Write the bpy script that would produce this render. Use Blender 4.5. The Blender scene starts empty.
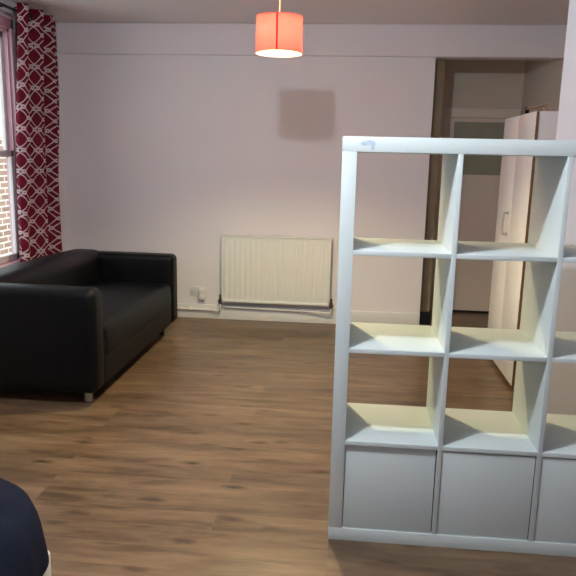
import bpy, bmesh, math, random
from mathutils import Vector, Matrix
random.seed(4)
S = bpy.context.scene
COL = S.collection
PI = math.pi

# ------------------------------------------------------------------ materials
def srgb(r, g, b):
    def f(c):
        c /= 255.0
        return c/12.92 if c <= .04045 else ((c+.055)/1.055)**2.4
    return (f(r), f(g), f(b), 1)

def mat(name, col, rough=.5, metal=0, spec=.5, noise=0, nscale=8, bump=0, bscale=60, **kw):
    m = bpy.data.materials.new(name); m.use_nodes = True
    nt = m.node_tree; b = nt.nodes['Principled BSDF']
    b.inputs['Roughness'].default_value = rough
    b.inputs['Metallic'].default_value = metal
    b.inputs['Specular IOR Level'].default_value = spec
    for k, v in kw.items():
        b.inputs[k.replace('_', ' ')].default_value = v
    tc = nt.nodes.new('ShaderNodeTexCoord')
    n = nt.nodes.new('ShaderNodeTexNoise'); n.inputs['Scale'].default_value = nscale
    n.inputs['Detail'].default_value = 5
    nt.links.new(tc.outputs['Object'], n.inputs['Vector'])
    r = nt.nodes.new('ShaderNodeValToRGB')
    c = Vector(col[:3])
    r.color_ramp.elements[0].position = .3; r.color_ramp.elements[1].position = .7
    r.color_ramp.elements[0].color = (*(c*(1-noise)), 1)
    r.color_ramp.elements[1].color = (*[min(1, x*(1+noise)) for x in c], 1)
    nt.links.new(n.outputs['Fac'], r.inputs['Fac'])
    nt.links.new(r.outputs['Color'], b.inputs['Base Color'])
    if bump:
        n2 = nt.nodes.new('ShaderNodeTexNoise'); n2.inputs['Scale'].default_value = bscale
        n2.inputs['Detail'].default_value = 6
        nt.links.new(tc.outputs['Object'], n2.inputs['Vector'])
        bp = nt.nodes.new('ShaderNodeBump'); bp.inputs['Strength'].default_value = bump
        bp.inputs['Distance'].default_value = .01
        nt.links.new(n2.outputs['Fac'], bp.inputs['Height'])
        nt.links.new(bp.outputs['Normal'], b.inputs['Normal'])
    return m

M = {}
M['wall'] = mat('wall_paint', srgb(227, 220, 225), .75, noise=.012, nscale=2.2, bump=.05, bscale=90)
M['ceil'] = mat('ceiling_paint', srgb(240, 231, 234), .8, noise=.01, nscale=2)
M['hallwall'] = mat('hall_paint', srgb(208, 194, 180), .75, noise=.02, nscale=2)
M['shadewall'] = mat('hall_wall_shade_brown', srgb(136, 116, 92), .6, noise=.12, nscale=7)  # brown tone stands in for shade on the hall wall
M['skirt'] = mat('skirting_gloss', srgb(225, 223, 222), .35, noise=.02)
M['black'] = mat('plain_black', srgb(14, 12, 12), .5, noise=.2)
M['shelf'] = mat('white_foil', srgb(214, 222, 222), .38, noise=.008, nscale=3)
M['doorfoil'] = mat('white_door_foil', srgb(212, 220, 220), .42, noise=.01, nscale=3)
M['smudge'] = mat('blue_grey_mark', srgb(188, 200, 216), .6, noise=.12, nscale=90)
M['dark_gap'] = mat('dark_interior', srgb(60, 62, 64), .7, noise=.1)
M['rad'] = mat('radiator_enamel', srgb(222, 220, 216), .35, noise=.012, nscale=5)
M['pipe'] = mat('painted_pipe', srgb(224, 221, 219), .35, noise=.03)
M['valve'] = mat('dull_valve_metal', srgb(95, 90, 88), .4, metal=.6, noise=.15, nscale=40)
M['plastic'] = mat('socket_plastic', srgb(216, 214, 212), .35, noise=.01)
M['sofa'] = mat('black_leatherette', srgb(7, 7, 9), .42, spec=.17, noise=.1, nscale=9, bump=.25, bscale=220)
M['steel'] = mat('brushed_steel', srgb(190, 186, 180), .38, metal=.85, noise=.05, nscale=60)
M['ward'] = mat('wardrobe_white', srgb(232, 226, 224), .45, noise=.012, nscale=3)
M['wardside'] = mat('wardrobe_side_white', srgb(226, 222, 224), .45, noise=.012, nscale=3)
M['chip'] = mat('raw_chipboard_edge', srgb(122, 86, 52), .85, noise=.25, nscale=130)
M['rail'] = mat('brown_rail', srgb(140, 112, 88), .5, noise=.15, nscale=30)
M['iron'] = mat('black_iron', srgb(24, 20, 22), .35, metal=.5, noise=.1)
M['hdoor'] = mat('hall_door_paint', srgb(222, 206, 194), .5, noise=.015, nscale=3)
M['hframe'] = mat('hall_frame_paint', srgb(226, 212, 200), .45, noise=.015, nscale=3)
M['hglass'] = mat('obscured_glass', srgb(150, 148, 132), .3, noise=.08, nscale=6, bump=.15, bscale=120)
M['winframe'] = mat('window_paint_pink_bounce', srgb(214, 168, 180), .4, noise=.03, nscale=6)  # pink light bounced off the curtain is mixed into this colour
M['sash'] = mat('sash_paint', srgb(226, 216, 216), .4, noise=.02, nscale=6)
M['navy'] = mat('navy_cotton', srgb(15, 20, 36), .9, spec=.15, noise=.15, nscale=14, bump=.4, bscale=300)
M['sheet'] = mat('white_sheet', srgb(226, 222, 212), .8, noise=.03, nscale=20)
M['bedwood'] = mat('bed_base_fabric', srgb(70, 66, 64), .8, noise=.1)
M['cord'] = mat('cream_flex', srgb(235, 225, 190), .5, noise=.02)

def floor_material():
    m = bpy.data.materials.new('wood_laminate'); m.use_nodes = True
    nt = m.node_tree; N = nt.nodes; L = nt.links; b = N['Principled BSDF']
    tc = N.new('ShaderNodeTexCoord')
    br = N.new('ShaderNodeTexBrick')
    br.inputs['Scale'].default_value = 1; br.inputs['Brick Width'].default_value = 1.22
    br.inputs['Row Height'].default_value = .128; br.inputs['Mortar Size'].default_value = .0014
    br.inputs['Mortar Smooth'].default_value = .2; br.offset = .37; br.offset_frequency = 3
    br.inputs['Color1'].default_value = (0, 0, 0, 1); br.inputs['Color2'].default_value = (1, 1, 1, 1)
    br.inputs['Mortar'].default_value = (.5, .5, .5, 1)
    L.new(tc.outputs['Object'], br.inputs['Vector'])
    sep = N.new('ShaderNodeSeparateXYZ'); L.new(tc.outputs['Object'], sep.inputs[0])
    def mth(op, a, bb=None, v=None):
        n = N.new('ShaderNodeMath'); n.operation = op
        if hasattr(a, 'node'): L.new(a, n.inputs[0])
        else: n.inputs[0].default_value = a
        if bb is not None:
            if hasattr(bb, 'node'): L.new(bb, n.inputs[1])
            else: n.inputs[1].default_value = bb
        return n.outputs[0]
    row = mth('FLOOR', mth('DIVIDE', sep.outputs[1], .128))
    shift = mth('MULTIPLY', row, 3.71)
    comb = N.new('ShaderNodeCombineXYZ')
    L.new(mth('ADD', mth('MULTIPLY', sep.outputs[0], 1.0), shift), comb.inputs[0])
    L.new(mth('MULTIPLY', sep.outputs[1], 5.5), comb.inputs[1])
    L.new(br.outputs['Color'], comb.inputs[2])
    g = N.new('ShaderNodeTexNoise'); g.inputs['Scale'].default_value = 2.1; g.inputs['Detail'].default_value = 8
    g.inputs['Roughness'].default_value = .62; g.inputs['Distortion'].default_value = .5
    L.new(comb.outputs[0], g.inputs['Vector'])
    rmp = N.new('ShaderNodeValToRGB')
    e = rmp.color_ramp.elements
    e[0].position = .28; e[0].color = srgb(78, 57, 41)
    e[1].position = .72; e[1].color = srgb(143, 117, 91)
    k = e.new(.42); k.color = srgb(101, 78, 58)
    k = e.new(.55); k.color = srgb(123, 98, 75)
    L.new(g.outputs['Fac'], rmp.inputs['Fac'])
    fc = N.new('ShaderNodeCombineXYZ')
    L.new(mth('ADD', mth('MULTIPLY', sep.outputs[0], 2.2), shift), fc.inputs[0]); L.new(mth('MULTIPLY', sep.outputs[1], 34.0), fc.inputs[1])
    fg = N.new('ShaderNodeTexNoise'); fg.inputs['Scale'].default_value = 1.6; fg.inputs['Detail'].default_value = 6; fg.inputs['Roughness'].default_value = .65
    L.new(fc.outputs[0], fg.inputs['Vector'])
    fr = N.new('ShaderNodeMapRange'); fr.inputs[1].default_value = .3; fr.inputs[2].default_value = .7
    fr.inputs[3].default_value = .80; fr.inputs[4].default_value = 1.10; L.new(fg.outputs['Fac'], fr.inputs[0])
    fh = N.new('ShaderNodeHueSaturation'); L.new(fr.outputs[0], fh.inputs['Value']); L.new(rmp.outputs['Color'], fh.inputs['Color'])
    # per-plank tone
    hsv = N.new('ShaderNodeHueSaturation')
    mr = N.new('ShaderNodeMapRange'); L.new(br.outputs['Color'], mr.inputs[0])
    mr.inputs[3].default_value = .78; mr.inputs[4].default_value = 1.02
    L.new(mr.outputs[0], hsv.inputs['Value']); L.new(fh.outputs['Color'], hsv.inputs['Color'])
    # knots
    vk = N.new('ShaderNodeCombineXYZ')
    L.new(mth('ADD', mth('MULTIPLY', sep.outputs[0], 4.6), shift), vk.inputs[0])
    L.new(mth('MULTIPLY', sep.outputs[1], 13.0), vk.inputs[1])
    vo = N.new('ShaderNodeTexVoronoi'); vo.inputs['Scale'].default_value = .85
    wn = N.new('ShaderNodeTexNoise'); wn.inputs['Scale'].default_value = 3
    L.new(vk.outputs[0], wn.inputs['Vector'])
    add = N.new('ShaderNodeVectorMath'); add.operation = 'MULTIPLY_ADD'
    L.new(wn.outputs['Color'], add.inputs[0]); add.inputs[1].default_value = (.3, .3, .3); L.new(vk.outputs[0], add.inputs[2])
    L.new(add.outputs[0], vo.inputs['Vector'])
    kr = N.new('ShaderNodeValToRGB')
    kr.color_ramp.elements[0].position = .03; kr.color_ramp.elements[0].color = (1, 1, 1, 1)
    kr.color_ramp.elements[1].position = .27; kr.color_ramp.elements[1].color = (0, 0, 0, 1)
    L.new(vo.outputs['Distance'], kr.inputs['Fac'])
    mx = N.new('ShaderNodeMixRGB'); mx.inputs[2].default_value = srgb(62, 44, 30)
    L.new(kr.outputs['Color'], mx.inputs[0]); L.new(hsv.outputs['Color'], mx.inputs[1])
    # seams
    mx2 = N.new('ShaderNodeMixRGB'); mx2.inputs[2].default_value = srgb(112, 88, 64)
    L.new(mth('MULTIPLY', br.outputs['Fac'], .75), mx2.inputs[0]); L.new(mx.outputs[0], mx2.inputs[1])
    L.new(mx2.outputs[0], b.inputs['Base Color'])
    b.inputs['Roughness'].default_value = .34
    rr = N.new('ShaderNodeMapRange'); L.new(g.outputs['Fac'], rr.inputs[0])
    rr.inputs[3].default_value = .27; rr.inputs[4].default_value = .38
    L.new(rr.outputs[0], b.inputs['Roughness'])
    bp = N.new('ShaderNodeBump'); bp.inputs['Strength'].default_value = .06; bp.inputs['Distance'].default_value = .003
    L.new(g.outputs['Fac'], bp.inputs['Height']); L.new(bp.outputs['Normal'], b.inputs['Normal'])
    return m
M['floor'] = floor_material()

def curtain_material():
    m = bpy.data.materials.new('curtain_print'); m.use_nodes = True
    nt = m.node_tree; N = nt.nodes; L = nt.links; b = N['Principled BSDF']
    uv = N.new('ShaderNodeUVMap'); uv.uv_map = 'UVMap'
    sep = N.new('ShaderNodeSeparateXYZ'); L.new(uv.outputs[0], sep.inputs[0])
    def mth(op, a, bb=None):
        n = N.new('ShaderNodeMath'); n.operation = op
        for i, x in enumerate((a, bb)):
            if x is None: continue
            if hasattr(x, 'node'): L.new(x, n.inputs[i])
            else: n.inputs[i].default_value = x
        return n.outputs[0]
    A, B = .18, .150       # pattern period across and up, metres
    out = None
    for o in (0, .5):
        u = mth('MULTIPLY', mth('SUBTRACT', mth('FRACT', mth('ADD', mth('DIVIDE', sep.outputs[0], A), o)), .5), A)
        v = mth('MULTIPLY', mth('SUBTRACT', mth('FRACT', mth('ADD', mth('DIVIDE', sep.outputs[1], B), o)), .5), B)
        au = mth('ABSOLUTE', u); au2 = mth('MULTIPLY', au, 1); av = mth('ABSOLUTE', v)
        d = mth('ADD', mth('POWER', mth('DIVIDE', au, .054), 1.25), mth('POWER', mth('DIVIDE', av, .056), 1.25))
        line = mth('LESS_THAN', mth('ABSOLUTE', mth('SUBTRACT', d, 1)), .10)
        q = mth('SUBTRACT', B/2, av)
        r = mth('SQRT', mth('ADD', mth('MULTIPLY', au2, au2), mth('MULTIPLY', q, q)))
        ring = mth('LESS_THAN', mth('ABSOLUTE', mth('SUBTRACT', r, .015)), .006)
        p = mth('SUBTRACT', A/2 - .024, au)
        r2 = mth('SQRT', mth('ADD', mth('MULTIPLY', p, p), mth('MULTIPLY', v, v)))
        ring2 = mth('LESS_THAN', mth('ABSOLUTE', mth('SUBTRACT', r2, .010)), .006)
        t = mth('MAXIMUM', mth('MAXIMUM', line, ring), ring2)
        out = t if out is None else mth('MAXIMUM', out, t)
    mx = N.new('ShaderNodeMixRGB'); L.new(out, mx.inputs[0])
    mx.inputs[1].default_value = srgb(118, 8, 40); mx.inputs[2].default_value = srgb(214, 192, 198)
    L.new(mx.outputs[0], b.inputs['Base Color']); b.inputs['Roughness'].default_value = .7
    b.inputs['Specular IOR Level'].default_value = .25
    tr = N.new('ShaderNodeBsdfTranslucent'); L.new(mx.outputs[0], tr.inputs['Color'])
    ms = N.new('ShaderNodeMixShader'); ms.inputs[0].default_value = .35
    L.new(b.outputs[0], ms.inputs[1]); L.new(tr.outputs[0], ms.inputs[2])
    L.new(ms.outputs[0], N['Material Output'].inputs['Surface'])
    return m
M['curtain'] = curtain_material()

def shade_material():
    m = bpy.data.materials.new('salmon_shade'); m.use_nodes = True
    nt = m.node_tree; N = nt.nodes; L = nt.links; b = N['Principled BSDF']
    b.inputs['Base Color'].default_value = srgb(250, 150, 130); b.inputs['Roughness'].default_value = .7
    tc = N.new('ShaderNodeTexCoord'); wv = N.new('ShaderNodeTexWave')
    wv.inputs['Scale'].default_value = 22; wv.inputs['Distortion'].default_value = 1
    L.new(tc.outputs['Object'], wv.inputs['Vector'])
    mx = N.new('ShaderNodeMixRGB'); mx.inputs[1].default_value = srgb(255, 138, 142); mx.inputs[2].default_value = srgb(255, 146, 148)
    L.new(wv.outputs['Fac'], mx.inputs[0])
    tr = N.new('ShaderNodeBsdfTranslucent'); L.new(mx.outputs[0], tr.inputs['Color'])
    ms = N.new('ShaderNodeMixShader'); ms.inputs[0].default_value = .62
    L.new(b.outputs[0], ms.inputs[1]); L.new(tr.outputs[0], ms.inputs[2])
    L.new(ms.outputs[0], N['Material Output'].inputs['Surface'])
    return m
M['shade'] = shade_material()
M['seam'] = mat('shade_seam', srgb(150, 24, 22), .8, noise=.05)

def emit(name, col, s):
    m = bpy.data.materials.new(name); m.use_nodes = True
    b = m.node_tree.nodes['Principled BSDF']
    b.inputs['Base Color'].default_value = col
    b.inputs['Emission Color'].default_value = col; b.inputs['Emission Strength'].default_value = s
    return m
M['bulb'] = emit('warm_bulb', (1, .895, .49, 1), 3300)

def pane_material():
    m = bpy.data.materials.new('window_glass'); m.use_nodes = True
    nt = m.node_tree; N = nt.nodes; L = nt.links
    t = N.new('ShaderNodeBsdfTransparent'); t.inputs[0].default_value = (.94, .96, .95, 1)
    g = N.new('ShaderNodeBsdfGlossy'); g.inputs['Roughness'].default_value = .02
    ms = N.new('ShaderNodeMixShader'); ms.inputs[0].default_value = .07
    L.new(t.outputs[0], ms.inputs[1]); L.new(g.outputs[0], ms.inputs[2])
    L.new(ms.outputs[0], N['Material Output'].inputs['Surface'])
    return m
M['pane'] = pane_material()

def brick_material():
    m = bpy.data.materials.new('outside_brick'); m.use_nodes = True
    nt = m.node_tree; N = nt.nodes; L = nt.links; b = N['Principled BSDF']
    tc = N.new('ShaderNodeTexCoord'); mp = N.new('ShaderNodeMapping')
    mp.inputs['Rotation'].default_value = (PI/2, 0, PI/2)
    sep = N.new('ShaderNodeSeparateXYZ'); L.new(tc.outputs['Object'], sep.inputs[0])
    cb = N.new('ShaderNodeCombineXYZ'); L.new(sep.outputs[1], cb.inputs[0]); L.new(sep.outputs[2], cb.inputs[1])
    br = N.new('ShaderNodeTexBrick'); br.inputs['Scale'].default_value = 1
    br.inputs['Brick Width'].default_value = .42; br.inputs['Row Height'].default_value = .14
    br.inputs['Mortar Size'].default_value = .02
    br.inputs['Color1'].default_value = srgb(176, 140, 122); br.inputs['Color2'].default_value = srgb(150, 116, 102)
    br.inputs['Mortar'].default_value = srgb(225, 212, 198)
    L.new(cb.outputs[0], br.inputs['Vector']); L.new(br.outputs['Color'], b.inputs['Base Color'])
    b.inputs['Roughness'].default_value = .85
    return m
M['brick'] = brick_material()

# ------------------------------------------------------------------ mesh helpers
def box(bm, x0, x1, y0, y1, z0, z1, bev=0, seg=2):
    t = bmesh.new()
    bmesh.ops.create_cube(t, size=1)
    for v in t.verts:
        v.co = Vector((x0+(v.co.x+.5)*(x1-x0), y0+(v.co.y+.5)*(y1-y0), z0+(v.co.z+.5)*(z1-z0)))
    if bev:
        bmesh.ops.bevel(t, geom=list(t.edges), offset=bev, segments=seg, profile=.5, affect='EDGES')
    join(bm, t)
    return bm

def join(bm, t):
    me = bpy.data.meshes.new('t'); t.to_mesh(me); t.free(); bm.from_mesh(me); bpy.data.meshes.remove(me)

def cyl(bm, p0, p1, r, seg=20, r2=None, bev=0):
    p0 = Vector(p0); p1 = Vector(p1); d = p1-p0
    t = bmesh.new()
    bmesh.ops.create_cone(t, cap_ends=True, segments=seg, radius1=r, radius2=r if r2 is None else r2, depth=d.length)
    if bev:
        es = [e for e in t.edges if len(e.link_faces) == 2 and any(len(f.verts) > 4 for f in e.link_faces)]
        bmesh.ops.bevel(t, geom=es, offset=bev, segments=2, affect='EDGES')
    t.transform(Matrix.Translation((p0+p1)/2) @ d.to_track_quat('Z', 'Y').to_matrix().to_4x4())
    join(bm, t); return bm

def tube(bm, pts, r, seg=12):
    """smooth pipe through points (rounded corners)"""
    P = [Vector(p) for p in pts]
    path = [P[0]]
    for i in range(1, len(P)-1):
        a, b, c = P[i-1], P[i], P[i+1]
        k = min(.03, (a-b).length*.45, (c-b).length*.45)
        s = b+(a-b).normalized()*k; e = b+(c-b).normalized()*k
        for j in range(7):
            t = j/6; path.append(s*(1-t)**2+b*2*t*(1-t)+e*t*t)
    path.append(P[-1])
    rings = []; up = Vector((0, 0, 1))
    prev = None
    for i, p in enumerate(path):
        d = (path[min(i+1, len(path)-1)]-path[max(i-1, 0)]).normalized()
        if prev is None:
            n = d.cross(up if abs(d.z) < .9 else Vector((1, 0, 0))).normalized()
        else:
            n = (prev - d*prev.dot(d)).normalized()
        prev = n; q = d.cross(n)
        rings.append([bm.verts.new(p+(n*math.cos(a)+q*math.sin(a))*r) for a in [2*PI*k/seg for k in range(seg)]])
    for a, b in zip(rings, rings[1:]):
        for k in range(seg):
            bm.faces.new((a[k], a[(k+1) % seg], b[(k+1) % seg], b[k]))
    bm.faces.new(rings[0][::-1]); bm.faces.new(rings[-1])
    return bm

def smooth_me(me, ang=40):
    for p in me.polygons: p.use_smooth = True
    try:
        me.set_sharp_from_angle(angle=math.radians(ang))
    except Exception:
        pass

def obj(name, bm, m, parent=None, sm=True, kind=None, ang=40):
    bmesh.ops.recalc_face_normals(bm, faces=bm.faces)
    me = bpy.data.meshes.new(name); bm.to_mesh(me); bm.free()
    me.materials.append(m)
    if sm: smooth_me(me, ang)
    o = bpy.data.objects.new(name, me); COL.objects.link(o)
    if parent:
        o.parent = parent
        # mesh coordinates are world ones: subtract the Empty's own place
        top = parent; off = Vector((0, 0, 0))
        while top: off += top.location; top = top.parent
        me.transform(Matrix.Translation(-off))
    if kind: o['kind'] = kind
    return o

def thing(name, label, cat, loc, group=None):
    o = bpy.data.objects.new(name, None); COL.objects.link(o); o.location = loc
    o.empty_display_size = .1
    tag(o, label, cat, group); return o

def tag(o, label, cat, group=None):
    o['label'] = label; o['category'] = cat
    if group: o['group'] = group
    return o

def struct(name, bm, m, parent=None, **k):
    o = obj(name, bm, m, parent, **k)
    if not parent: o['kind'] = 'structure'
    return o

# ------------------------------------------------------------------ room shell
CEIL = 2.47
XL, XR, YF, YB = -2.45, 3.0, -3.3, 3.325
struct('floor', box(bmesh.new(), XL-.2, XR+.2, YF-.2, 4.2, -.1, 0), M['floor'], sm=False)
struct('ceiling', box(bmesh.new(), XL-.2, XR+.2, YF-.2, 4.2, CEIL, CEIL+.1), M['ceil'], sm=False)
struct('wall_back', box(bmesh.new(), XL-.2, .668, YB, YB+.125, 0, CEIL), M['wall'], sm=False)
struct('wall_front', box(bmesh.new(), XL-.2, XR+.2, YF-.15, YF, 0, CEIL), M['wall'], sm=False)
struct('wall_right', box(bmesh.new(), XR, XR+.15, YF, 1.4, 0, CEIL), M['wall'], sm=False)
# splayed wall between the room and the hall
b = bmesh.new(); q = [(1.034, 1.18), (XR+.1, .05), (XR+.1, .14), (1.068, 1.245)]
lo = [b.verts.new((x, y, 0)) for x, y in q]; hi = [b.verts.new((x, y, CEIL)) for x, y in q]
b.faces.new(lo); b.faces.new(hi)
for k in range(4): b.faces.new((lo[k], lo[(k+1) % 4], hi[(k+1) % 4], hi[k]))
struct('wall_partition', b, M['wall'], sm=False)
# dropped beam along the back wall and over the hall opening
struct('trim_1', box(bmesh.new(), XL, 1.9, YB-.022, YB+.125, 2.222, CEIL, .012, 3), M['wall'])
# left wall with window opening
WY0, WY1, WZ0, WZ1 = .75, 2.50, .60, 2.27
b = bmesh.new()
box(b, XL-.062, XL, YF, WY0, 0, CEIL); box(b, XL-.062, XL, WY1, YB, 0, CEIL)
box(b, XL-.062, XL, WY0, WY1, 0, WZ0); box(b, XL-.062, XL, WY0, WY1, WZ1, CEIL)
struct('wall_left', b, M['wall'], sm=False)
# hall
struct('wall_hall_back', box(bmesh.new(), .5, 1.9, 4.02, 4.17, 0, CEIL), M['hallwall'], sm=False)
b = bmesh.new(); q = [(1.535, 4.02), (1.66, YB+.0), (1.9, YB+.0), (1.9, 4.02)]
lo = [b.verts.new((x, y, 0)) for x, y in q]; hi = [b.verts.new((x, y, CEIL)) for x, y in q]
b.faces.new(lo); b.faces.new(hi)
for k in range(4): b.faces.new((lo[k], lo[(k+1) % 4], hi[(k+1) % 4], hi[k]))
struct('wall_hall_right', b, M['hallwall'], sm=False)
struct('wall_side', box(bmesh.new(), 1.72, 1.9, .9, YB, 0, CEIL), M['hallwall'], sm=False)
struct('trim_2', box(bmesh.new(), .5, .762, YB+.125, 4.02, 0, CEIL), M['shadewall'], sm=False)  # hall wall beyond the corner, its shade coloured in as brown
struct('hall_shade_strip', box(bmesh.new(), .67, .768, YB+.110, YB+.125, 0, .115, .002), M['black'])  # black strip painted in for the shaded floor at the wall foot
# skirting
b = box(bmesh.new(), XL, .668, YB-.018, YB, 0, .125, .004)
struct('baseboard_back', b, M['skirt'])
struct('baseboard_left', box(bmesh.new(), XL, XL+.018, YF, YB-.018, 0, .125, .004), M['skirt'])

# hall door with obscured glass
D = bpy.data.objects.new('door_1', None); COL.objects.link(D); D.location = (1.2, 4.02, 0); D['kind'] = 'structure'
b = bmesh.new()
box(b, .83, .905, 3.985, 4.02, 0, 1.80, .004); box(b, 1.445, 1.525, 3.985, 4.02, 0, 1.80, .004)
box(b, .83, 1.525, 3.985, 4.02, 1.80, 1.885, .004)
obj('door_frame', b, M['hframe'], D)
b = bmesh.new()   # leaf built round the glass opening
box(b, .907, .948, 3.992, 4.018, .02, 1.798); box(b, 1.405, 1.443, 3.992, 4.018, .02, 1.798)
box(b, .948, 1.405, 3.992, 4.018, .02, 1.295); box(b, .948, 1.405, 3.992, 4.018, 1.765, 1.798)
obj('door_leaf', b, M['hdoor'], D, sm=False)
obj('glass_panel', box(bmesh.new(), .948, 1.405, 4.002, 4.008, 1.295, 1.765), M['hglass'], D, sm=False)
obj('threshold_gap', box(bmesh.new(), .907, 1.443, 3.99, 4.019, 0, .02), M['black'], D, sm=False)

# ------------------------------------------------------------------ window (sash) + outside
W = bpy.data.objects.new('window_1', None); COL.objects.link(W); W.location = (XL, 1.6, WZ0); W['kind'] = 'structure'
b = bmesh.new()  # casing round the opening, proud of the wall
box(b, XL-.001, XL+.022, WY1, WY1+.035, WZ0-.02, WZ1+.07, .004); box(b, XL-.001, XL+.022, WY0-.07, WY0, WZ0-.02, WZ1+.07, .004)
box(b, XL-.001, XL+.022, WY0-.07, WY1+.035, WZ1, WZ1+.07, .004)
box(b, XL-.062, XL, WY1-.02, WY1-.0005, WZ0, WZ1); box(b, XL-.062, XL, WY0+.0005, WY0+.02, WZ0, WZ1); box(b, XL-.062, XL, WY0, WY1, WZ1-.02, WZ1-.0005)
obj('window_frame', b, M['winframe'], W)
obj('window_sill', box(bmesh.new(), XL-.09, XL+.05, WY0-.08, WY1+.035, WZ0-.03, WZ0+.012, .006), M['winframe'], W)
def sash(x, z0, z1, nm):
    b = bmesh.new(); t = .028
    box(b, x, x+t, WY0+.021, WY0+.065, z0, z1, .004); box(b, x, x+t, WY1-.058, WY1-.021, z0, z1, .004)
    box(b, x, x+t, WY0+.021, WY1-.021, z1-.045, z1, .004); box(b, x, x+t, WY0+.021, WY1-.021, z0, z0+.05, .004)
    for yy in (1.33, 1.92): box(b, x+.004, x+t-.004, yy-.011, yy+.011, z0, z1, .002)
    s = obj(nm, b, M['sash'], W)
    obj('pane', box(bmesh.new(), x+.011, x+.015, WY0+.05, WY1-.05, z0+.04, z1-.035), M['pane'], s, sm=False)
sash(XL-.062, 1.37, WZ1-.02, 'upper_sash'); sash(XL-.030, WZ0+.012, 1.42, 'lower_sash')

tag(obj('brick_building', box(bmesh.new(), -8.4, -8, 3, 16, -3, 1.72), M['brick'], sm=False), 'sunlit brick building outside, seen through the lower window pane', 'building')

# ------------------------------------------------------------------ curtain and rod
CX = -2.335
rod = thing('curtain_rod', 'black metal curtain rod above the window', 'curtain rod', (CX, 1.6, 2.375))
obj('rod', tube(bmesh.new(), [(CX, .3, 2.375), (CX, 2.94, 2.375)], .010), M['iron'], rod)
b = bmesh.new()
t = bmesh.new(); bmesh.ops.create_uvsphere(t, u_segments=20, v_segments=12, radius=.015); t.transform(Matrix.Translation((CX, 2.955, 2.375))); join(b, t)
cyl(b, (CX, 2.93, 2.375), (CX, 2.942, 2.375), .012)
obj('finial', b, M['iron'], rod)
for yy in (.55, 2.26):
    b = bmesh.new(); cyl(b, (XL, yy, 2.375), (CX, yy, 2.375), .007); cyl(b, (XL, yy, 2.375), (XL+.008, yy, 2.375), .022)
    obj('bracket', b, M['iron'], rod)

CY0, CY1, CZ0, CZ1 = 2.40, 3.01, .22, 2.43
def curtain_mesh():
    bm = bmesh.new(); uvl = bm.loops.layers.uv.new('UVMap')
    NU, NV = 220, 60; folds = 3.0
    grid = []; svals = []
    for j in range(NV+1):
        tz = j/NV; z = CZ0+(CZ1-CZ0)*tz
        row = []; sv = []; prev = None; s = 0
        amp = .066+.012*(1-tz)
        for i in range(NU+1):
            ty = i/NU
            y = CY0+(CY1-CY0)*ty + (.012*math.sin(2*PI*ty*3.1+2)*(1-tz)) - .19*(1-ty)*(1-tz)**.8 - .07*ty*(1-tz)
            ph = 2*PI*folds*(ty + .012*math.sin(5*ty+2.2*tz))
            x = CX + amp*math.sin(ph) + .009*math.sin(2.3*ph+3*tz) + .006*math.sin(9*tz+ph*1.4)
            p = Vector((x, y, z))
            if prev is not None: s += math.hypot(p.x-prev.x, p.y-prev.y)
            prev = p; row.append(bm.verts.new(p)); sv.append(s)
        grid.append(row); svals.append(sv)
    k = svals[NV]
    for j in range(NV):
        for i in range(NU):
            f = bm.faces.new((grid[j][i], grid[j][i+1], grid[j+1][i+1], grid[j+1][i]))
            for lp, (a, c) in zip(f.loops, ((j, i), (j, i+1), (j+1, i+1), (j+1, i))):
                lp[uvl].uv = (k[c], CZ0+(CZ1-CZ0)*a/NV)
    return bm
cur = thing('curtain', 'crimson curtain with white lattice print hanging beside the window', 'curtain', (CX, 2.7, CZ0))
c = obj('panel', curtain_mesh(), M['curtain'], cur, ang=80)
sd = c.modifiers.new('thick', 'SOLIDIFY'); sd.thickness = .003; sd.offset = 0
for i in range(6):   # eyelets where cloth crosses the rod
    ty = (i+.0)/6.0+.002
    y = CY0+(CY1-CY0)*(ty+.002)
    t = bmesh.new(); R0, r0, n1, n2 = .021, .004, 20, 8
    vs = [[t.verts.new((CX+(R0+r0*math.cos(q))*math.sin(p), y+r0*math.sin(q), 2.375+(R0+r0*math.cos(q))*math.cos(p))) for q in [2*PI*k/n2 for k in range(n2)]] for p in [2*PI*k/n1 for k in range(n1)]]
    for a in range(n1):
        for q in range(n2):
            t.faces.new((vs[a][q], vs[(a+1) % n1][q], vs[(a+1) % n1][(q+1) % n2], vs[a][(q+1) % n2]))
    obj('eyelet', t, M['iron'], cur)

# ------------------------------------------------------------------ cube shelving unit
SH = thing('shelving_unit', 'large white cube shelving unit used as room divider', 'shelving unit', (.745, .195, 0))
T, PT, CW, DP = .05, .0167, .335, .39
bv = .0012
for x0 in (0, 1.44):
    obj('side_panel', box(bmesh.new(), x0, x0+T, 0, DP, T, 1.44, bv), M['shelf'], SH)
obj('top_panel', box(bmesh.new(), 0, 1.49, 0, DP, 1.44, 1.49, bv), M['shelf'], SH)
obj('bottom_panel', box(bmesh.new(), 0, 1.49, 0, DP, 0, .05, bv), M['shelf'], SH)
pit = CW+PT
for k in range(1, 4):
    x = T+CW*k+PT*(k-1)
    obj('divider', box(bmesh.new(), x, x+PT, .0005, DP-.0005, T, 1.44, .0008), M['shelf'], SH)
for r in range(1, 4):
    z = 1.44-CW*r-PT*r
    for cidx in range(4):
        x = T+pit*cidx
        obj('shelf', box(bmesh.new(), x, x+CW, .001, DP-.001, z, z+PT, .0008), M['shelf'], SH)
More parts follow.
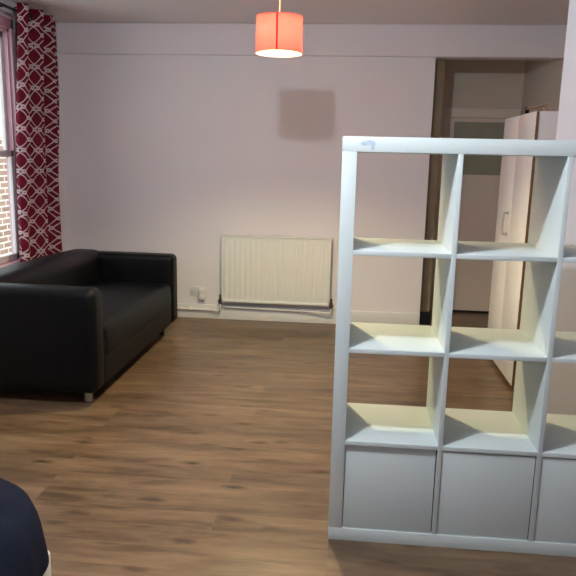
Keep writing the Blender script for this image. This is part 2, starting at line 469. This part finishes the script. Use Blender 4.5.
for cidx in range(4):
    x = T+pit*cidx
    # back panel and door of the closed bottom cells
    b = box(bmesh.new(), x+.002, x+CW-.004, .006, .024, .053, .379, .0015)
    # the leftmost door bows a little at its top edge
    for v in b.verts:
        if cidx == 0:
            w = max(0, (v.co.z-.2)/.18)
            v.co.y += .007*w
        u_ = (v.co.x-x)/CW
    dr = obj('door', b, M['doorfoil'], SH)
    obj('hinge_gap', box(bmesh.new(), x+CW-.0035, x+CW-.0002, .012, .02, .053, .379), M['dark_gap'], SH, sm=False)
    obj('back_panel', box(bmesh.new(), x+.001, x+CW-.001, DP-.015, DP-.009, .051, .384), M['shelf'], SH, sm=False)
# smudged bit of tape on the top panel
b = bmesh.new()
for (cx, cz, rx, rz) in ((.073, 1.468, .013, .007), (.088, 1.472, .016, .008), (.101, 1.467, .008, .010), (.101, 1.455, .006, .009)):
    t = bmesh.new(); bmesh.ops.create_uvsphere(t, u_segments=18, v_segments=10, radius=1)
    for v in t.verts: v.co = Vector((cx+v.co.x*rx, v.co.y*.0008-.0003, cz+v.co.z*rz))
    join(b, t)
o = obj('tape_scrap', b, M['smudge'], SH, sm=False); o['label'] = 'small blue-grey smudge near the top left corner'

# ------------------------------------------------------------------ sofa
SX0, SX1, SY0, SY1 = -2.215, -1.335, 1.11, 2.90
SO = thing('sofa', 'black leatherette two-seater sofa with low square arms by window', 'sofa', (-1.78, 1.98, 0))
def warp(bm):
    # the old frame leans: far end sits lower than near end
    for v in bm.verts:
        t = (v.co.y-SY0)/(SY1-SY0)
        if v.co.z > .1: v.co.z = .1+(v.co.z-.1)*(1.05-.085*t)
    return bm
def cushion(x0, x1, y0, y1, z0, z1, bev, seg=5, puff=0, cuts=0):
    t = bmesh.new(); bmesh.ops.create_cube(t, size=1)
    for v in t.verts:
        v.co = Vector((x0+(v.co.x+.5)*(x1-x0), y0+(v.co.y+.5)*(y1-y0), z0+(v.co.z+.5)*(z1-z0)))
    bmesh.ops.bevel(t, geom=list(t.edges), offset=bev, segments=seg, profile=.5, affect='EDGES')
    bmesh.ops.subdivide_edges(t, edges=[e for e in t.edges if e.calc_length() > .12], cuts=9, use_grid_fill=True)
    cx, cy, cz = (x0+x1)/2, (y0+y1)/2, (z0+z1)/2
    for v in t.verts:
        a = (v.co.x-cx)/(x1-x0)*2; b_ = (v.co.y-cy)/(y1-y0)*2; c_ = (v.co.z-cz)/(z1-z0)*2
        w = max(0, 1-b_*b_)
        v.co.z += puff*w*max(0, 1-a*a)*(1 if c_ > 0 else 0)
        v.co.x += puff*w*max(0, 1-c_*c_)*(1 if a > 0 else -.3)*.5
    return t
obj('arm', warp(cushion(SX0, SX1, SY0, SY0+.165, .082, .655, .046, puff=.004)), M['sofa'], SO)
obj('arm', warp(cushion(SX0, SX1, SY1-.165, SY1, .082, .655, .042, puff=.004)), M['sofa'], SO)
obj('seat_base', warp(cushion(SX0+.05, SX1-.012, SY0+.16, SY1-.16, .085, .36, .02)), M['sofa'], SO)
obj('seat_cushion', warp(cushion(SX0+.2, SX1-.006, SY0+.166, SY1-.166, .22, .435, .05, puff=.018)), M['sofa'], SO)
# back: leaning pad
t = cushion(SX0, SX0+.30, SY0+.03, SY1-.03, .085, .675, .085, puff=.01)
for v in t.verts:
    if v.co.x > SX0+.12: v.co.x += .09*max(0, (.6-v.co.z))
obj('backrest', warp(t), M['sofa'], SO)
for (x, y) in ((-1.435, 1.24), (-1.435, 2.74), (-2.12, 1.24), (-2.12, 2.74)):
    obj('leg', cyl(bmesh.new(), (x, y, 0), (x, y, .095), .024, 24, bev=.003), M['steel' if y < 2 else 'iron'], SO)

# ------------------------------------------------------------------ radiator
RA = thing('radiator', 'cream ribbed panel radiator on the back wall', 'radiator', (-.575, 3.24, .16))
RX0, RX1, RY, RZ0, RZ1 = -1.035, -.115, 3.235, .192, .748
def ribbed():
    bm = bmesh.new(); n = 20; prof = []
    w = (RX1-RX0)/n
    for k in range(n):
        x = RX0+k*w
        prof += [(x, 0), (x+.22*w, -.0), (x+.36*w, -.006), (x+.86*w, -.006)]
    prof.append((RX1, 0))
    zs = [(RZ0, 1), (RZ0+.022, 1), (RZ0+.05, 0), (RZ1-.05, 0), (RZ1-.022, 1), (RZ1, 1)]
    rows = []
    for z, flat in zs:
        rows.append([bm.verts.new((x, RY + (d if not flat else 0), z)) for x, d in prof])
    for a, b_ in zip(rows, rows[1:]):
        for k in range(len(prof)-1): bm.faces.new((a[k], a[k+1], b_[k+1], b_[k]))
    return bm
obj('front_panel', ribbed(), M['rad'], RA, ang=60)
b = bmesh.new()
box(b, RX0, RX1, RY+.0005, RY+.012, RZ0, RZ1, .003)
obj('panel_back', b, M['rad'], RA)
b = bmesh.new(); box(b, RX0-.006, RX1+.006, RY-.006, RY+.055, RZ1-.004, RZ1+.008, .003)
obj('top_grille', b, M['rad'], RA)
for x0 in (RX0-.008, RX1-.002):
    obj('side_cover', box(bmesh.new(), x0, x0+.010, RY-.004, RY+.055, RZ0+.01, RZ1+.004, .002), M['rad'], RA)
obj('bottom_rail', box(bmesh.new(), RX0, RX1, RY-.008, RY+.03, RZ0-.018, RZ0+.004, .004), M['rad'], RA)
for x in (RX0+.15, RX1-.15):
    obj('bracket', box(bmesh.new(), x-.015, x+.015, RY+.012, YB, .2, .68), M['rad'], RA, sm=False)
for x in (RX0-.022, RX1+.022):
    b = bmesh.new(); cyl(b, (x, RY+.02, .150), (x, RY+.02, .205), .013, 16, bev=.003); cyl(b, (x-.02, RY+.02, .175), (x+.02, RY+.02, .175), .009)
    cyl(b, (x, RY+.02, .205), (x, RY+.02, .235), .010, 16, bev=.003)
    obj('valve', b, M['valve'], RA)
PI_ = thing('heating_pipe', 'white painted heating pipes running along the skirting', 'pipe', (-1.0, 3.285, .09))
py = RY+.02
obj('pipe_run', tube(bmesh.new(), [(XL+.05, 3.292, .088), (-1.14, 3.285, .085), (RX0-.022, py, .085), (RX0-.022, py, .152)], .0085), M['pipe'], PI_)
obj('pipe_run', tube(bmesh.new(), [(-1.02, 3.285, .118), (-.3, 3.285, .108), (RX1+.022, py, .106), (RX1+.022, py, .152)], .0085), M['pipe'], PI_)
for x, z in ((-1.42, .088), (-1.33, .088), (-.35, .108)):
    obj('pipe_clip', box(bmesh.new(), x-.009, x+.009, 3.272, 3.308, z-.014, z+.014, .004), M['pipe'], PI_)

# sockets
SK = thing('wall_socket', 'white wall socket plate left of the radiator', 'socket', (-1.29, YB, .25))
obj('face_plate', box(bmesh.new(), -1.335, -1.205, YB-.010, YB, .198, .285, .003), M['plastic'], SK)
for dz, dx in ((.012, 0), (-.008, -.012), (-.008, .012)):
    obj('pin_hole', box(bmesh.new(), -1.305+dx-.003, -1.305+dx+.003, YB-.0108, YB-.009, .238+dz-.004, .238+dz+.004), M['black'], SK, sm=False)
obj('rocker_switch', box(bmesh.new(), -1.282, -1.272, YB-.014, YB-.009, .258, .275, .001), M['plastic'], SK)
PL = thing('plug_adapter', 'white plug adapter pushed into the wall socket', 'plug', (-1.225, YB-.03, .22))
obj('body', box(bmesh.new(), -1.252, -1.195, YB-.052, YB-.0105, .170, .268, .010, 3), M['plastic'], PL)
obj('rim', box(bmesh.new(), -1.247, -1.200, YB-.057, YB-.0515, .180, .222, .002), M['skirt'], PL)

# ------------------------------------------------------------------ wardrobe
WA = thing('wardrobe', 'tall white wardrobe with raw brown door edge, behind the shelving', 'wardrobe', (1.3, 2.2, 0))
WX = 1.092; WT = 1.712
for nm, y0, y1 in (('door', 1.803, 2.203), ('door', 2.207, 2.615)):
    d = obj(nm, box(bmesh.new(), WX, WX+.018, y0, y1, .03, WT, .0015), M['ward'], WA)
    if y0 < 2:
        e = obj('raw_edge', box(bmesh.new(), WX+.0015, WX+.0165, y0-.0012, y0+.001, .032, WT-.002), M['chip'], d, sm=False)
        e['label'] = 'bare brown chipboard edge'
    else:
        b = bmesh.new(); hx = WX-.032
        tube(b, [(hx, 2.262, 1.08), (hx-.004, 2.262, 1.01), (hx, 2.262, .945)], .0058, 10)
        cyl(b, (WX, 2.262, 1.083), (hx-.004, 2.262, 1.083), .009, 14, r2=.006)
        cyl(b, (WX, 2.262, .943), (hx-.004, 2.262, .943), .009, 14, r2=.006)
        h = obj('handle', b, M['steel'], d); h['label'] = 'metal bow handle'
obj('side_panel', box(bmesh.new(), WX+.022, 1.52, 1.806, 1.824, 0, WT, .001), M['wardside'], WA)
obj('side_panel', box(bmesh.new(), WX+.022, 1.52, 2.596, 2.614, 0, WT, .001), M['ward'], WA)
obj('top_panel', box(bmesh.new(), WX+.022, 1.52, 1.824, 2.596, WT-.018, WT, .001), M['ward'], WA)
obj('back_panel', box(bmesh.new(), 1.512, 1.52, 1.824, 2.596, .0, WT-.018), M['ward'], WA, sm=False)
obj('plinth', box(bmesh.new(), WX+.025, WX+.04, 1.824, 2.596, 0, .07), M['chip'], WA, sm=False)
RL = thing('hanging_rail', 'thin brown rail with dark end bracket lying on the wardrobe', 'rail', (1.12, 2.0, WT))
obj('rod', tube(bmesh.new(), [(1.135, 2.20, WT+.040), (1.132, 1.76, WT+.030)], .008), M['rail'], RL)
b = bmesh.new(); box(b, 1.124, 1.146, 2.19, 2.215, WT, WT+.052, .002)
obj('end_bracket', b, M['iron'], RL)
b = bmesh.new(); box(b, 1.126, 1.140, 1.83, 1.85, WT, WT+.03, .002)
obj('rest', b, M['rail'], RL)

# ------------------------------------------------------------------ pendant lamp
LX, LY = -.382, 1.45
PLm = thing('pendant_lamp', 'lit salmon drum pendant lamp hanging from the ceiling', 'lamp', (LX, LY, CEIL))
SZ0, SZ1, SR = 1.966, 2.150, .124
b = bmesh.new(); n = 72
ro = [b.verts.new((LX+SR*math.cos(2*PI*k/n), LY+SR*math.sin(2*PI*k/n), z)) for z in (SZ0, SZ1) for k in range(n)]
for k in range(n): b.faces.new((ro[k], ro[(k+1) % n], ro[n+(k+1) % n], ro[n+k]))
sh = obj('lamp_shade', b, M['shade'], PLm, ang=180)
sm_ = sh.modifiers.new('thick', 'SOLIDIFY'); sm_.thickness = .0012
for k, z in enumerate((SZ0, SZ1)):
    t = bmesh.new(); n1 = 64
    pts = []
    for i in range(n1):
        a = 2*PI*i/n1
        pts.append([t.verts.new((LX+(SR+.0018*math.cos(q))*math.cos(a), LY+(SR+.0018*math.cos(q))*math.sin(a), z+.0018*math.sin(q))) for q in [2*PI*j/6 for j in range(6)]])
    for i in range(n1):
        for j in range(6): t.faces.new((pts[i][j], pts[(i+1) % n1][j], pts[(i+1) % n1][(j+1) % 6], pts[i][(j+1) % 6]))
    obj('rim', t, M['shade'], sh)
# seam strip facing the camera
a0 = math.atan2(-2.2728-LY, .0319-LX) - .10
b = bmesh.new()
vv = [b.verts.new((LX+r*math.cos(a), LY+r*math.sin(a), z)) for r in (SR+.0012, SR+.0030) for a, z in ((a0-.04, SZ0), (a0+.04, SZ0), (a0+.04, SZ1), (a0-.04, SZ1))]
for q in ((0, 1, 2, 3), (7, 6, 5, 4), (0, 4, 5, 1), (1, 5, 6, 2), (2, 6, 7, 3), (3, 7, 4, 0)): b.faces.new([vv[i] for i in q])
obj('seam', b, M['seam'], sh, sm=False)
obj('cord', tube(bmesh.new(), [(LX, LY, SZ1-.03), (LX, LY, CEIL-.02)], .0035), M['cord'], PLm)
obj('ceiling_rose', cyl(bmesh.new(), (LX, LY, CEIL-.03), (LX, LY, CEIL), .03, 28, r2=.045, bev=.004), M['plastic'], PLm)
obj('lamp_holder', cyl(bmesh.new(), (LX, LY, SZ0+.106), (LX, LY, SZ1-.02), .017, 20, bev=.003), M['plastic'], PLm)
b = bmesh.new()
for k in range(3):
    a = 2*PI*k/3+.4
    tube(b, [(LX+.015*math.cos(a), LY+.015*math.sin(a), SZ1-.04), (LX+SR*math.cos(a), LY+SR*math.sin(a), SZ1-.004)], .0018, 8)
obj('spider', b, M['steel'], PLm)
t = bmesh.new(); bmesh.ops.create_uvsphere(t, u_segments=16, v_segments=10, radius=.028)
for v in t.verts:
    if v.co.z > 0: v.co.z *= 1.4; v.co.x *= 1-.5*min(1, v.co.z/.042)**2; v.co.y *= 1-.5*min(1, v.co.z/.042)**2
t.transform(Matrix.Translation((LX, LY, SZ0+.078)))
obj('bulb', t, M['bulb'], PLm, ang=180)

# ------------------------------------------------------------------ bed corner
BX1, BY1 = -.755, -.50
def slab(x0, x1, y0, y1, z0, z1, R, bev):
    """block whose far right corner is rounded in plan"""
    t = bmesh.new(); pts = [(x0, y0), (x0, y1)]
    for i in range(13):
        a = PI/2*(1-i/12); pts.append((x1-R+R*math.cos(a), y1-R+R*math.sin(a)))
    pts.append((x1, y0))
    lo = [t.verts.new((x, y, z0)) for x, y in pts]; hi = [t.verts.new((x, y, z1)) for x, y in pts]
    t.faces.new(lo); top = t.faces.new(hi)
    n = len(pts)
    for k in range(n): t.faces.new((lo[k], lo[(k+1) % n], hi[(k+1) % n], hi[k]))
    bmesh.ops.recalc_face_normals(t, faces=t.faces)
    bmesh.ops.bevel(t, geom=list(top.edges), offset=bev, segments=5, profile=.5, affect='EDGES')
    return t
BD = thing('bed', 'bed with white sheet under a navy cover, bottom left corner', 'bed', (-1.6, -1.6, 0))
obj('bed_base', slab(XL+.03, -.79, -2.6, -.60, .05, .28, .03, .008), M['sheet'], BD)
for x in (XL+.1, -.92):
    for y in (-2.5, -.75):
        obj('leg', cyl(bmesh.new(), (x, y, 0), (x, y, .06), .02, 16), M['black'], BD)
obj('mattress', slab(XL+.03, BX1-.02, -2.6, BY1-.02, .28, .470, .29, .07), M['sheet'], BD)
def cover():
    bm = bmesh.new()
    x0, y0 = XL+.02, -2.55
    R = .32; pts = []
    n1 = 30
    for i in range(n1): pts.append((x0+(BX1-R-x0)*i/n1, BY1, 0, 1))
    nc = 30
    for i in range(nc+1):
        a = PI/2*(1-i/nc); pts.append((BX1-R+R*math.cos(a), BY1-R+R*math.sin(a), math.cos(a), math.sin(a)))
    n2 = 40
    for i in range(1, n2+1): pts.append((BX1, BY1-R+(y0-BY1+R)*i/n2, 1, 0))
    prof = [(-.30, .492), (-.16, .491), (-.09, .487), (-.045, .474), (-.016, .448), (0, .41), (.006, .385), (.010, .36), (.014, .335), (.018, .31), (.021, .29)]
    rows = []
    for (px, py_, nx, ny) in pts:
        row = []
        for k, (d, z) in enumerate(prof):
            w = max(0, (k-4)/6.0)
            s = px*9+py_*11
            off = .010*w*math.sin(s*2.2)+.005*w*math.sin(s*5.1+1)
            row.append(bm.verts.new((px+nx*(d+off), py_+ny*(d+off), z+.004*math.sin(s*3)*(1-w))))
        rows.append(row)
    for a, b_ in zip(rows, rows[1:]):
        for k in range(len(prof)-1): bm.faces.new((a[k], a[k+1], b_[k+1], b_[k]))
    inner = [r[0] for r in rows]
    c0 = bm.verts.new((x0, y0, .49))
    for a, b_ in zip(inner, inner[1:]): bm.faces.new((a, b_, c0))
    return bm
cv = obj('bed_cover', cover(), M['navy'], ang=70)
sd = cv.modifiers.new('thick', 'SOLIDIFY'); sd.thickness = .008; sd.offset = -1
tag(cv, 'navy blue cover draped over the bed corner', 'bedspread')

# ------------------------------------------------------------------ lights
def light(name, typ, loc, power, col, size=.05):
    l = bpy.data.lights.new(name, typ); l.energy = power; l.color = col
    if typ == 'POINT': l.shadow_soft_size = size
    o = bpy.data.objects.new(name, l); COL.objects.link(o); o.location = loc; return o
light('front_room_light', 'POINT', (-.42, -.76, 2.40), 84, (.84, .95, 1.0), .035)

w = bpy.data.worlds.new('World'); S.world = w; w.use_nodes = True
bg = w.node_tree.nodes['Background']
bg.inputs[0].default_value = (.80, .90, .93, 1); bg.inputs[1].default_value = 2.2

# ------------------------------------------------------------------ camera
cx, cy, cz, yw, pt, rl, f = .0319, -2.2728, 1.4172, -.09, -.1961, .0225, 659.1
fw = Vector((math.sin(yw)*math.cos(pt), math.cos(yw)*math.cos(pt), math.sin(pt)))
rt = Vector((math.cos(yw), -math.sin(yw), 0)); up = rt.cross(fw)
r2 = rt*math.cos(rl)+up*math.sin(rl); u2 = up*math.cos(rl)-rt*math.sin(rl)
cam = bpy.data.cameras.new('Camera'); co = bpy.data.objects.new('Camera', cam); COL.objects.link(co)
cam.sensor_width = 36; cam.sensor_fit = 'HORIZONTAL'; cam.lens = 36*f/576; cam.clip_start = .02
mt = Matrix((r2, u2, -fw)).transposed().to_4x4(); mt.translation = Vector((cx, cy, cz))
co.matrix_world = mt
S.camera = co
vs = S.view_settings
vs.view_transform = 'Standard'; vs.look = 'None'; vs.gamma = 1; vs.use_curve_mapping = False; vs.exposure = .12
